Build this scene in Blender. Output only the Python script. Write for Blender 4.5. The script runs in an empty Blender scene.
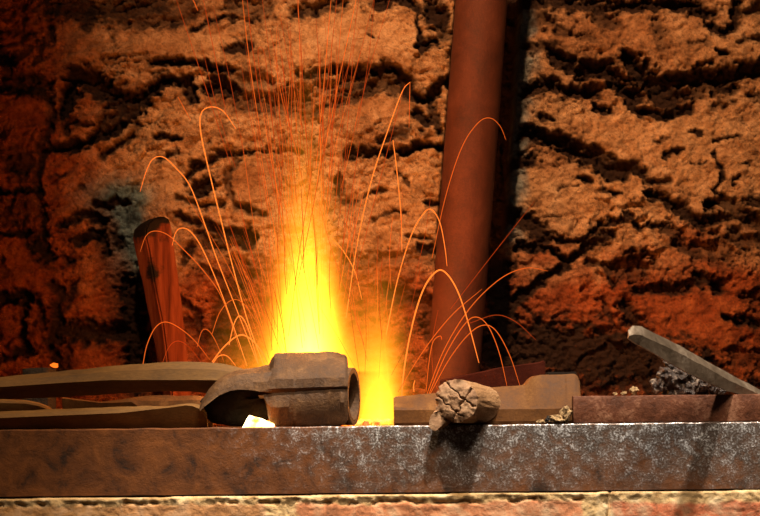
import bpy, bmesh, math, random
import numpy as np
from mathutils import Vector, Matrix, noise as mnoise

random.seed(7)
scene = bpy.context.scene
COL = scene.collection

# ------------------------------------------------------------------ camera
F = 1867.0                 # focal length in photo pixels
CAM = Vector((0.0, -1.4, 0.008))
PYC = 415.3                # photo row of the camera's horizon
ROLL = math.radians(-0.62)
cam_data = bpy.data.cameras.new('camera')
cam_data.sensor_width = 36.0
cam_data.lens = 36.0 * F / 760.0
cam_data.shift_y = (PYC - 258.0) / 760.0
cam_data.clip_start = 0.05
cam = bpy.data.objects.new('camera', cam_data)
COL.objects.link(cam)
RM = Matrix.Rotation(math.pi / 2, 3, 'X') @ Matrix.Rotation(ROLL, 3, 'Z')
cam.matrix_world = Matrix.Translation(CAM) @ RM.to_4x4()
scene.camera = cam


def P(px, py, y):
    """World point at depth y that the photo shows at (px, py)."""
    d = RM @ Vector(((px - 380.0) / F, (PYC - py) / F, -1.0))
    t = (y - CAM.y) / d.y
    return CAM + d * t


# ------------------------------------------------------------------ tagging
def tag(o, label=None, cat=None, group=None, kind=None):
    if label: o['label'] = label
    if cat: o['category'] = cat
    if group: o['group'] = group
    if kind: o['kind'] = kind
    return o


def link(o, parent=None):
    COL.objects.link(o)
    if parent is not None:
        o.parent = parent
        o.matrix_parent_inverse = Matrix.Translation(-parent.location)
    return o


def empty(name, loc):
    o = bpy.data.objects.new(name, None)
    o.empty_display_size = 0.02
    o.location = loc
    COL.objects.link(o)
    return o


def bm_obj(name, bm, mat, parent=None, smooth=True, autosmooth=35):
    me = bpy.data.meshes.new(name)
    bmesh.ops.recalc_face_normals(bm, faces=bm.faces[:])
    bm.to_mesh(me)
    bm.free()
    if smooth:
        for p in me.polygons: p.use_smooth = True
        if autosmooth:
            me.set_sharp_from_angle(angle=math.radians(autosmooth))
    me.materials.append(mat)
    return link(bpy.data.objects.new(name, me), parent)


# ------------------------------------------------------------------ materials
def nodes(name):
    m = bpy.data.materials.new(name)
    m.use_nodes = True
    nt = m.node_tree
    nt.nodes.clear()
    out = nt.nodes.new('ShaderNodeOutputMaterial')
    return m, nt, out


def N(nt, kind, **kw):
    n = nt.nodes.new(kind)
    for k, v in kw.items():
        if k in n.inputs: n.inputs[k].default_value = v
        else: setattr(n, k, v)
    return n


def noise_tex(nt, vec, scale, detail=6, rough=0.6, dist=0.0):
    n = N(nt, 'ShaderNodeTexNoise')
    n.inputs['Scale'].default_value = scale
    n.inputs['Detail'].default_value = detail
    n.inputs['Roughness'].default_value = rough
    n.inputs['Distortion'].default_value = dist
    nt.links.new(vec, n.inputs['Vector'])
    return n.outputs['Fac']


def ramp(nt, fac, stops):
    r = N(nt, 'ShaderNodeValToRGB')
    el = r.color_ramp.elements
    el[0].position, el[0].color = stops[0][0], (*stops[0][1], 1)
    el[1].position, el[1].color = stops[-1][0], (*stops[-1][1], 1)
    for p, c in stops[1:-1]:
        e = el.new(p); e.color = (*c, 1)
    nt.links.new(fac, r.inputs['Fac'])
    return r.outputs['Color']


def mix(nt, fac, a, b):
    m = N(nt, 'ShaderNodeMix', data_type='RGBA')
    for sock, v in ((m.inputs[0], fac), (m.inputs[6], a), (m.inputs[7], b)):
        if isinstance(v, (int, float)): sock.default_value = v
        elif isinstance(v, tuple): sock.default_value = (*v, 1)
        else: nt.links.new(v, sock)
    return m.outputs[2]


def math_n(nt, op, a, b=None, clamp=False):
    m = N(nt, 'ShaderNodeMath', operation=op, use_clamp=clamp)
    for i, v in enumerate((a, b)):
        if v is None: continue
        if isinstance(v, (int, float)): m.inputs[i].default_value = v
        else: nt.links.new(v, m.inputs[i])
    return m.outputs[0]


def bump(nt, h, strength, dist, prev=None):
    b = N(nt, 'ShaderNodeBump')
    b.inputs['Strength'].default_value = strength
    b.inputs['Distance'].default_value = dist
    nt.links.new(h, b.inputs['Height'])
    if prev is not None: nt.links.new(prev, b.inputs['Normal'])
    return b.outputs['Normal']


def surface(name, dark, mid, light, scale=40, rough=(0.55, 0.9), metal=0.0,
            spec=0.4, bump_d=0.0012, bump_s=0.6, fine=400, stretch=(1, 1, 1),
            pos=(0.3, 0.52, 0.72)):
    """Weathered metal, wood or stone: three-tone noise plus coarse and fine bump."""
    m, nt, out = nodes(name)
    tc = N(nt, 'ShaderNodeTexCoord')
    mp = N(nt, 'ShaderNodeMapping')
    mp.inputs['Scale'].default_value = stretch
    nt.links.new(tc.outputs['Object'], mp.inputs['Vector'])
    v = mp.outputs['Vector']
    a = noise_tex(nt, v, scale, 8, 0.65, 0.3)
    f = noise_tex(nt, v, fine, 4, 0.7)
    mixf = math_n(nt, 'ADD', math_n(nt, 'MULTIPLY', a, 0.7), math_n(nt, 'MULTIPLY', f, 0.3))
    col = ramp(nt, mixf, [(pos[0], dark), (pos[1], mid), (pos[2], light)])
    p = N(nt, 'ShaderNodeBsdfPrincipled')
    p.inputs['Metallic'].default_value = metal
    p.inputs['Specular IOR Level'].default_value = spec
    nt.links.new(col, p.inputs['Base Color'])
    r = N(nt, 'ShaderNodeMapRange')
    r.inputs['From Min'].default_value = 0.3
    r.inputs['From Max'].default_value = 0.7
    r.inputs['To Min'].default_value = rough[0]
    r.inputs['To Max'].default_value = rough[1]
    nt.links.new(mixf, r.inputs['Value'])
    nt.links.new(r.outputs['Result'], p.inputs['Roughness'])
    n1 = bump(nt, a, bump_s, bump_d * 2)
    n2 = bump(nt, f, bump_s, bump_d, n1)
    nt.links.new(n2, p.inputs['Normal'])
    nt.links.new(p.outputs['BSDF'], out.inputs['Surface'])
    return m


def glow(name, color, strength):
    m, nt, out = nodes(name)
    e = N(nt, 'ShaderNodeEmission')
    e.inputs['Color'].default_value = (*color, 1)
    e.inputs['Strength'].default_value = strength
    nt.links.new(e.outputs[0], out.inputs['Surface'])
    m.cycles.emission_sampling = 'NONE'
    return m


# ------------------------------------------------------------------ numpy noise
_rng = np.random.RandomState(11)
_perm = _rng.permutation(512)
_perm = np.concatenate([_perm, _perm])
_ang = _rng.rand(512) * 2 * np.pi
_gx, _gy = np.cos(_ang), np.sin(_ang)


def perlin(x, y, seed=0):
    x = x + seed * 37.17; y = y + seed * 17.31
    xi = np.floor(x).astype(int); yi = np.floor(y).astype(int)
    xf = x - xi; yf = y - yi
    u = xf ** 3 * (xf * (xf * 6 - 15) + 10); v = yf ** 3 * (yf * (yf * 6 - 15) + 10)

    def g(ix, iy, dx, dy):
        h = _perm[(_perm[ix & 511] + iy) & 511]
        return _gx[h] * dx + _gy[h] * dy
    a = g(xi, yi, xf, yf); b = g(xi + 1, yi, xf - 1, yf)
    c = g(xi, yi + 1, xf, yf - 1); d = g(xi + 1, yi + 1, xf - 1, yf - 1)
    return (a + u * (b - a)) * (1 - v) + (c + u * (d - c)) * v


def fbm(x, y, octv=4, seed=0, gain=0.5):
    s = 0; a = 1.0
    for i in range(octv):
        s = s + a * perlin(x, y, seed + i * 3)
        x = x * 2.03; y = y * 2.03; a *= gain
    return s


def ridged(x, y, octv=4, seed=0, gain=0.55):
    s = 0; a = 1.0
    for i in range(octv):
        s = s + a * (1 - 2.2 * np.abs(perlin(x, y, seed + i * 5)))
        x = x * 2.07; y = y * 2.07; a *= gain
    return s


def sstep(e0, e1, x):
    t = np.clip((x - e0) / (e1 - e0), 0, 1)
    return t * t * (3 - 2 * t)


def seg_dist(X, Y, pts):
    """Distance to a polyline."""
    best = np.full(X.shape, 1e9)
    if len(pts) == 1: pts = [pts[0], (pts[0][0] + 0.1, pts[0][1])]
    for (x0, y0), (x1, y1) in zip(pts[:-1], pts[1:]):
        dx, dy = x1 - x0, y1 - y0
        t = np.clip(((X - x0) * dx + (Y - y0) * dy) / (dx * dx + dy * dy), 0, 1)
        best = np.minimum(best, np.hypot(X - x0 - t * dx, Y - y0 - t * dy))
    return best


def grid_mesh(name, co, nx, ny, attrs, mat):
    me = bpy.data.meshes.new(name)
    idx = np.arange(nx * ny).reshape(ny, nx)
    quads = np.stack([idx[:-1, :-1], idx[1:, :-1], idx[1:, 1:], idx[:-1, 1:]], -1).reshape(-1, 4)
    me.vertices.add(nx * ny)
    me.vertices.foreach_set('co', co.astype(np.float32).ravel())
    nf = len(quads)
    me.loops.add(nf * 4)
    me.loops.foreach_set('vertex_index', quads.astype(np.int32).ravel())
    me.polygons.add(nf)
    me.polygons.foreach_set('loop_start', np.arange(nf, dtype=np.int32) * 4)
    me.update(calc_edges=True)
    me.polygons.foreach_set('use_smooth', np.ones(nf, dtype=bool))
    for k, a in attrs.items():
        at = me.attributes.new(k, 'FLOAT', 'POINT')
        at.data.foreach_set('value', a.astype(np.float32).ravel())
    me.materials.append(mat)
    me.update()
    o = bpy.data.objects.new(name, me)
    COL.objects.link(o)
    return o


def px_grid(x0, x1, y0, y1, step, depth):
    xs = np.arange(x0, x1, step); ys = np.arange(y0, y1, step)
    X, Y = np.meshgrid(xs, ys)
    r = np.array(RM)
    D = np.stack([(X - 380) / F, (PYC - Y) / F, -np.ones_like(X)], -1) @ r.T
    t = (depth - CAM.y) / D[..., 1]
    W = np.array(CAM) + D * t[..., None]
    return X, Y, W


# ================================================================== BACK WALL
WALL_Y = 0.42
# sooty recesses with shade painted in: points, half width, depth (mm), darkness
S = []


def st(pts, w, depth=None, soot_shade=0.85):
    S.append((pts, w, depth if depth is not None else min(1.9 * w, 20), soot_shade))


# upper left
st([(45, -20), (48, 20), (51, 42)], 3.5, 6, .6); st([(-20, 92), (40, 90), (48, 99)], 4); st([(12, 80), (48, 82)], 5, 9, .7)
st([(49, 95), (50, 130), (44, 150)], 4, 8, .6); st([(-10, 34), (22, 33)], 2.5, 5, .4); st([(22, 5), (24, 33)], 3, 4, .3)
st([(60, 5), (105, 12), (160, 8)], 10, 7, .75); st([(88, 16)], 11, 6, .8); st([(130, 22), (165, 22), (190, 14)], 6, 6, .6)
st([(-5, 55), (8, 62), (10, 80)], 6, 6, .7); st([(38, 40), (40, 62)], 3, 4, .5)
st([(66, 112), (70, 84), (79, 73), (93, 76), (106, 87), (117, 99), (140, 97), (150, 90)], 6, 17, 1)
st([(90, 80), (110, 95)], 7, 12, .9); st([(72, 108), (82, 90)], 2, 7, .8); st([(118, 100), (135, 106), (130, 118)], 9, 12, .85)
st([(66, 116), (66, 132)], 2.5, 6, .7); st([(70, 120), (90, 124)], 2.5, 6, .7); st([(100, 128), (120, 112)], 5, 8, .8)
st([(55, 148), (72, 146), (95, 138), (114, 129), (128, 120)], 4.5, 13, 1)
st([(150, 63), (180, 62), (206, 64)], 3, 9, .9); st([(205, 65), (228, 71)], 4, 10, .9); st([(100, 58), (150, 56)], 1.2, 3, .4)
st([(148, 92), (166, 82), (180, 80), (187, 86), (192, 99)], 4.5, 14, 1); st([(150, 74), (170, 72)], 2, 4, .5)
st([(211, 88), (220, 82), (233, 89)], 7, 14, 1); st([(228, 49), (246, 46)], 4, 7, .9)
st([(193, 32), (213, 21), (236, 16)], 2.5, 7, .8); st([(238, 4), (262, 10)], 9, 7, .55); st([(150, 14), (185, 2)], 8, 5, .5)
st([(246, 100), (275, 106), (300, 97)], 9, 12, .45); st([(240, 78), (262, 82)], 8, 7, .4)
# under the large upper stone
st([(300, 12), (322, 6), (342, 2)], 6, 8, .7); st([(375, 5), (405, 1), (420, 9)], 4, 8, .85)
st([(372, 20), (374, 8)], 1.3, 4, .7); st([(369, 38), (379, 41)], 1.4, 4, .9); st([(418, 14), (418, 42)], 2.6, 10, 1)
st([(432, 10), (440, 18)], 8, 12, .9); st([(447, 34)], 5, 8, .7); st([(421, 49), (436, 42)], 4, 10, .95)
st([(300, 74), (322, 75), (340, 71)], 2.5, 8, .8); st([(338, 73), (360, 71), (386, 70), (400, 76), (413, 90), (425, 102), (431, 96), (440, 85), (455, 79)], 4, 16, .95)
st([(350, 84), (380, 81), (404, 86)], 9, 12, .7); st([(405, 88), (420, 98)], 6, 10, .7); st([(358, 99), (340, 103), (312, 112)], 3, 7, .7)
st([(320, 84), (345, 92)], 5, 7, .5); st([(416, 115), (426, 126)], 5, 10, .9); st([(430, 102), (434, 118), (441, 132)], 3, 7, .8); st([(392, 127), (408, 131)], 3, 5, .7)
st([(346, 155), (374, 154), (400, 150), (416, 146), (450, 147)], 3.6, 12, .95); st([(380, 140), (402, 134)], 3.5, 7, .7)
st([(341, 172), (339, 198)], 2.6, 7, .8); st([(342, 203), (360, 202)], 2, 4, .7); st([(365, 196), (386, 191)], 1.8, 4, .8); st([(398, 170), (410, 186)], 1.8, 4, .7)
st([(372, 220), (392, 212), (404, 216)], 1.6, 4, .7); st([(427, 204), (437, 205)], 3, 7, .9); st([(420, 250), (434, 251)], 4, 8, .9); st([(408, 235), (430, 240)], 2, 5, .7)
st([(345, 262), (380, 258), (430, 256)], 5, 6, .3); st([(390, 290), (430, 300), (432, 330)], 7, 7, .6)
# centre left
st([(158, 137), (177, 138)], 3, 8, .9); st([(199, 168), (215, 157), (232, 151)], 3, 8, .85); st([(199, 190), (208, 184)], 6, 11, .95)
st([(196, 163), (188, 182)], 3, 7, .8); st([(236, 153), (262, 152), (300, 151)], 2, 8, .7); st([(236, 156), (226, 182), (236, 206), (262, 212)], 3, 8, .6)
st([(176, 215), (200, 222), (224, 231), (252, 236)], 4, 9, .85); st([(206, 240), (246, 243)], 6, 10, .7); st([(178, 152), (160, 160)], 2, 5, .7)
st([(180, 198), (200, 206), (222, 204)], 2.5, 6, .75); st([(192, 250), (185, 262)], 3, 6, .8); st([(238, 268), (228, 300), (224, 332)], 9, 8, .6)
st([(178, 300), (196, 312), (206, 340)], 3, 6, .7); st([(205, 268), (222, 280)], 3, 6, .6); st([(188, 330), (240, 350)], 8, 6, .5)
# left courses
st([(41, 148), (38, 180), (42, 230), (49, 258)], 3.6, 8, .7); st([(-20, 191), (38, 190)], 2.6, 9, .95); st([(-20, 233), (32, 233)], 2.6, 8, .9)
st([(36, 246), (46, 258)], 7, 8, .85); st([(18, 160), (26, 168)], 9, 4, .7); st([(5, 215), (30, 208)], 10, 3, .5); st([(30, 158), (36, 176)], 4, 4, .6)
st([(94, 202), (107, 206), (116, 198), (131, 203)], 2.6, 8, .9); st([(60, 226), (84, 211), (101, 221)], 4, 8, .85); st([(76, 242), (100, 235), (108, 252)], 4, 8, .9)
st([(103, 218), (112, 216)], 1.5, 4, .8); st([(98, 158), (116, 146), (132, 136)], 3.5, 7, .75); st([(55, 175), (66, 177)], 1.5, 3, .6); st([(80, 186), (88, 188)], 1.5, 4, .7)
st([(115, 236), (121, 244)], 4, 6, .8); st([(75, 262), (66, 258)], 3, 5, .7)
st([(-20, 297), (28, 298)], 5, 12, 1); st([(26, 300), (22, 338)], 3.2, 9, .8); st([(30, 344), (20, 350)], 4, 7, .85); st([(52, 284), (62, 292), (52, 335), (56, 378)], 4.5, 7, .8)
st([(40, 302), (46, 330)], 3, 5, .6); st([(58, 335), (90, 331), (128, 335)], 9, 9, .85); st([(80, 330), (120, 330)], 7, 7, .8); st([(129, 285), (138, 385)], 9, 9, .95); st([(-20, 362), (32, 351)], 2, 6, .7); st([(75, 285), (60, 310)], 4, 5, .5)  # the long stroke beside the post paints its shadow
st([(10, 275), (2, 262)], 4, 3, .4); st([(70, 345), (62, 380)], 4, 5, .6)
# right of the pipe
st([(516, 2), (560, 4), (632, 6)], 6, 9, .85); st([(536, 16), (552, 24)], 5, 6, .6); st([(598, 14), (612, 26)], 6, 7, .7); st([(528, 46), (556, 49)], 5, 6, .6)
st([(553, 57), (580, 70), (605, 71), (618, 85), (640, 96)], 6.5, 15, .9); st([(585, 64), (608, 76)], 6, 10, .8)
st([(528, 93), (549, 84), (566, 93), (592, 92)], 6, 12, .85); st([(538, 114), (552, 118)], 3, 7, .8); st([(594, 107), (612, 113)], 3, 9, .85)
st([(560, 30), (590, 40)], 4, 6, .5); st([(630, 5), (660, 3), (690, 6), (706, 14)], 5.5, 12, .95); st([(704, 27), (720, 33), (737, 25)], 4, 11, .9); st([(734, 4), (737, 14)], 4, 8, .85)
st([(714, 52), (727, 53)], 2, 8, .95); st([(698, 66), (713, 63)], 2, 7, .85); st([(626, 58), (640, 72), (654, 86), (690, 81), (720, 79), (757, 70)], 7, 16, .95)
st([(662, 96), (676, 98)], 11, 15, .85); st([(646, 112), (664, 117), (688, 106)], 3.5, 12, .95); st([(628, 92), (638, 116)], 4, 9, .85); st([(690, 92), (730, 88)], 5, 9, .7); st([(745, 12), (765, 8)], 4, 7, .7)
st([(655, 25), (662, 50)], 6, 4, .4); st([(690, 45), (705, 42)], 2, 4, .5); st([(740, 44), (757, 38)], 2, 5, .6); st([(716, 106), (730, 104)], 3, 5, .6); st([(750, 95), (765, 98)], 3, 6, .7)
st([(528, 134), (555, 141), (580, 155), (605, 167), (622, 172)], 6.5, 14, .95); st([(508, 164), (532, 160)], 5, 9, .9); st([(556, 139), (582, 145)], 2.6, 6, .8); st([(585, 148), (614, 163)], 5, 9, .8); st([(615, 162), (645, 172)], 4, 9, .85)
st([(578, 177), (592, 182)], 2.5, 7, .9); st([(605, 188), (618, 196)], 2, 6, .8); st([(560, 190), (580, 186)], 1, 3, .7); st([(506, 214), (530, 224), (545, 241)], 7, 9, .85); st([(538, 237), (574, 241), (600, 228), (628, 219)], 2.6, 8, .85); st([(588, 244), (606, 237)], 5, 9, .8); st([(589, 224)], 3, 5, .7)
st([(628, 167), (642, 173)], 4, 10, .95); st([(648, 182), (668, 179)], 3, 6, .7); st([(663, 154), (681, 150)], 2, 6, .85); st([(690, 132), (697, 135)], 2, 6, .9); st([(714, 141), (742, 138)], 1.3, 5, .8); st([(690, 164), (708, 162)], 1.3, 4, .6)
st([(714, 154), (722, 168), (720, 180), (711, 188), (718, 196)], 1.5, 6, .85); st([(731, 186), (739, 178)], 1.5, 5, .85); st([(648, 194), (680, 208), (700, 224), (724, 219)], 4.5, 10, .85); st([(724, 202), (744, 214), (770, 226)], 7, 8, .7)
st([(710, 207)], 5, 20, 1); st([(628, 212), (640, 227), (672, 225)], 2, 6, .85); st([(745, 201), (768, 203)], 3, 7, .8); st([(668, 228), (682, 245), (700, 252)], 5, 7, .7); st([(735, 238), (760, 240)], 8, 7, .65); st([(655, 142), (672, 138)], 1.5, 4, .6); st([(740, 165), (752, 160)], 1.5, 4, .6)
# lower right
st([(494, 250), (500, 300), (510, 350)], 11, 8, .95); st([(520, 246), (550, 250), (568, 263), (596, 243), (612, 236)], 3.5, 10, .95); st([(506, 304), (536, 284), (566, 265)], 3, 10, .95); st([(520, 300), (552, 273)], 1.8, 5, .8)  # first stroke paints the shadow strip beside the pipe
st([(518, 304), (548, 330), (575, 334), (592, 320)], 1.6, 5, .8); st([(555, 318), (568, 312)], 2, 5, .7); st([(590, 262), (604, 268), (612, 286)], 3, 7, .75)
st([(624, 268), (640, 264)], 11, 14, .6); st([(638, 290), (680, 287), (722, 284)], 4, 9, .8); st([(700, 280), (718, 286)], 6, 10, .85); st([(728, 320), (756, 325)], 4, 9, .85); st([(624, 306), (640, 338)], 6, 8, .8)
st([(700, 248), (722, 252)], 12, 9, .45); st([(745, 296), (760, 298)], 5, 7, .6); st([(735, 355), (760, 360)], 9, 5, .5)
st([(500, 350), (560, 352), (630, 362), (690, 376)], 22, 5, .95); st([(505, 335), (530, 345)], 9, 5, .8); st([(580, 345), (612, 330)], 7, 4, .65); st([(480, 380), (760, 392)], 9, 4, .7); st([(600, 300), (620, 330)], 3, 5, .6)  # broad band low down paints in the pipe's shade
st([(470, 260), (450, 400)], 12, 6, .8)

X, Y, W = px_grid(-330, 1090, -190, 446, 1.6, WALL_Y)
ny, nx = X.shape
wx = X + 6 * fbm(X / 30, Y / 30, 4, 1) + 4 * fbm(X / 7, Y / 7, 3, 9)
wy = Y + 5 * fbm(X / 30, Y / 30, 4, 2) + 3.5 * fbm(X / 7, Y / 7, 3, 12)
edge_n = fbm(X / 12, Y / 8, 5, 21, .65)


def facets(x, y, seed, grad=1.0, edge=0.0):
    """Broken-rock relief: every cell is its own tilted, offset plane."""
    xi = np.floor(x).astype(int); yi = np.floor(y).astype(int)
    best = np.full(x.shape, 1e9); sec = np.full(x.shape, 1e9); val = np.zeros_like(x)
    for dy in (-1, 0, 1):
        for dx in (-1, 0, 1):
            cx_, cy_ = xi + dx, yi + dy
            hh = _perm[(_perm[(cx_ + seed * 31) & 511] + cy_ + seed * 7) & 511]
            h2 = _perm[(hh + 91) & 511]; h3 = _perm[(hh + 233) & 511]
            px_ = cx_ + .15 + .7 * hh / 511.0; py_ = cy_ + .15 + .7 * h2 / 511.0
            ddx, ddy = x - px_, y - py_
            dd = ddx * ddx + ddy * ddy
            v = grad * (ddx * _gx[h3] + ddy * _gy[h3]) + (_perm[(h3 + 57) & 511] / 511.0 - .5)
            closer = dd < best
            sec = np.where(closer, best, np.minimum(sec, dd))
            val = np.where(closer, v, val)
            best = np.where(closer, dd, best)
    gap_ = np.sqrt(sec) - np.sqrt(best)
    return val * sstep(0, .10, gap_) if edge == 0 else val - edge * (1 - sstep(0, .12, gap_))
depth = np.zeros_like(X); soot_shade = np.zeros_like(X)
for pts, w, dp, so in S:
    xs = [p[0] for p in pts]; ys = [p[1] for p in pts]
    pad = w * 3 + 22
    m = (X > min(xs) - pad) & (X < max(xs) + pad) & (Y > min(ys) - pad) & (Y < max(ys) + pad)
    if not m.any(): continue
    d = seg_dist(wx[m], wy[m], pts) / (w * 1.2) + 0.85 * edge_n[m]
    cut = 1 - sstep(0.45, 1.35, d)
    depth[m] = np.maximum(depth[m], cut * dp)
    soot_shade[m] = np.maximum(soot_shade[m], (1 - sstep(0.6, 1.75, d)) * so)


def blob(cx, cy, rx, ry, amt=1.0, p=2):
    return amt * np.exp(-((np.abs(wx - cx) / rx) ** p + (np.abs(wy - cy) / ry) ** p))


# dressed faces are smooth, the rubble and mortar between them is broken
smooth = np.clip(sum(blob(*b) for b in [
    (355, 42, 62, 28, 1, 4), (390, 108, 40, 12, 1, 4), (180, 45, 55, 14, .9, 4), (70, 45, 28, 22, .8, 2), (20, 115, 30, 17, .9, 4),
    (250, 180, 24, 24, .9, 4), (172, 190, 24, 30, .7, 2), (555, 190, 40, 20, .8, 4), (690, 150, 75, 40, .7, 4), (700, 40, 60, 26, .4, 4), (600, 130, 30, 16, .5, 2), (575, 30, 50, 24, .35, 2), (385, 215, 42, 38, .35, 4), (95, 175, 30, 18, .5, 2),
    (690, 320, 50, 30, .8, 4), (15, 270, 30, 20, .8, 4), (95, 360, 32, 22, .8, 2), (265, 222, 30, 10, .6, 2), (545, 285, 40, 26, .6, 2),
    (100, 300, 26, 20, .5, 2)]), 0, 1)
rough = 1 - 0.78 * smooth
h = 5.0 * fbm(X / 85, Y / 85, 3, 31)
fxw = X + 5 * fbm(X / 14, Y / 14, 3, 141); fyw = Y + 0.25 * X + 4 * fbm(X / 14, Y / 14, 3, 145)
h += rough * (3.6 * facets(fxw / 34, fyw / 20, 3, .9, .5) + 2.6 * facets(fxw / 13, fyw / 8, 5, 1.0, .35) + 1.7 * facets(X / 5.5, (Y + .3 * X) / 3.8, 9, 1.0))
h += rough * 1.6 * ridged(wx / 26, wy / 19, 4, 41) + 0.8 * facets(fxw / 20, fyw / 9, 15, .8) * smooth + 0.55 * facets(X / 3.2, (Y + .3 * X) / 2.4, 19, 1.0)
h += 0.5 * ridged(X / 6, Y / 5, 2, 61) + 1.0 * smooth
# facet breaks in the rubble
cell = fbm(wx / 15, wy / 11, 2, 71)
h += rough * 1.2 * sstep(-0.04, 0.04, cell)
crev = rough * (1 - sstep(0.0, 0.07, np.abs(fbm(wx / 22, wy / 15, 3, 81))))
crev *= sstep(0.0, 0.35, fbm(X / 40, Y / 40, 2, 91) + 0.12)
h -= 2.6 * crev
soot_shade = np.maximum(soot_shade, 0.6 * crev)  # shade of the crevices painted in as well as carved
# slabs that jut out over the recesses below them
for pts, w, amt in [([(300, 55), (412, 52)], 18, 9), ([(80, 50), (205, 48)], 15, 8), ([(560, 40), (620, 55)], 16, 5), ([(650, 55), (750, 50)], 20, 8),
                    ([(540, 122), (610, 138)], 14, 5), ([(345, 135), (430, 130)], 10, 5), ([(200, 125), (300, 128)], 14, 5), ([(240, 222), (330, 224)], 8, 6),
                    ([(0, 70), (45, 68)], 10, 5), ([(0, 175), (40, 175)], 12, 5), ([(0, 275), (40, 278)], 14, 5)]:
    h += amt * np.exp(-(seg_dist(wx, wy, pts) / w) ** 2)
h -= depth
# chase the pipe stands in, and the squared corner of masonry right of it
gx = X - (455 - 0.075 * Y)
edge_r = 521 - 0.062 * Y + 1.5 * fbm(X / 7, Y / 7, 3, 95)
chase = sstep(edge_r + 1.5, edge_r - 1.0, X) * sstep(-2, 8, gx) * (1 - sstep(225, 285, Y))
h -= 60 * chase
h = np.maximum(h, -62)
soot_shade = np.maximum(soot_shade, chase)  # chase painted black as if in the pipe's shade
W[..., 1] -= h * 0.001

red = np.clip(1 - sstep(40, 150, X + 18 * fbm(X / 40, Y / 40, 3, 101) - 0.12 * (Y - 120)), 0, 1)
red = np.maximum(red, sstep(236, 300, Y + 26 * fbm(X / 45, Y / 35, 3, 105) + 14 * (X > 600)) * 0.95)  # lower stone reddened: partly its own tint, partly firelight put into the colour
red = np.maximum(red, np.clip(blob(690, 240, 24, 14, .9) + blob(545, 260, 30, 14, .8) + blob(535, 245, 10, 8, .6) + blob(100, 270, 60, 60, .9), 0, 1))
grey = np.clip(blob(122, 198, 34, 18, 1.15) + blob(128, 235, 16, 34, 1.1) + blob(140, 265, 8, 40, .9), 0, 1)
band = (edge_r + 16 + 10 * fbm(X / 14, Y / 20, 3, 111))
grey = np.maximum(grey, (1 - sstep(band - 8, band + 8, X)) * (X > edge_r - 3) * 0.85 * (1 - sstep(230, 255, Y)))
pale = np.clip(0.5 + 0.9 * fbm(X / 55, Y / 45, 4, 121), 0, 1)
brown = np.clip(sum(blob(*b) for b in [(575, 30, 75, 36, .9), (655, 45, 70, 32, .6), (250, 104, 60, 20, .8), (252, 180, 26, 26, .9), (120, 10, 70, 16, .9), (150, 45, 85, 22, .75), (110, 100, 50, 30, .6), (388, 108, 44, 14, .6), (600, 85, 40, 16, .8), (200, 15, 60, 20, .6), (672, 98, 30, 16, .9),
    (195, 235, 40, 20, .6), (380, 140, 60, 16, .5), (545, 150, 50, 16, .5), (720, 225, 40, 14, .7), (560, 240, 50, 14, .5), (200, 300, 30, 40, .5), (400, 290, 60, 40, .6), (335, 95, 40, 14, .6), (150, 90, 40, 16, .5)]) + .55 * fbm(X / 38, Y / 26, 5, 151, .6), 0, 1)
soot_shade = np.clip(soot_shade + 0.30 * sstep(0.15, 0.6, fbm(X / 24, Y / 16, 4, 131)) * rough, 0, 1)


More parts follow.
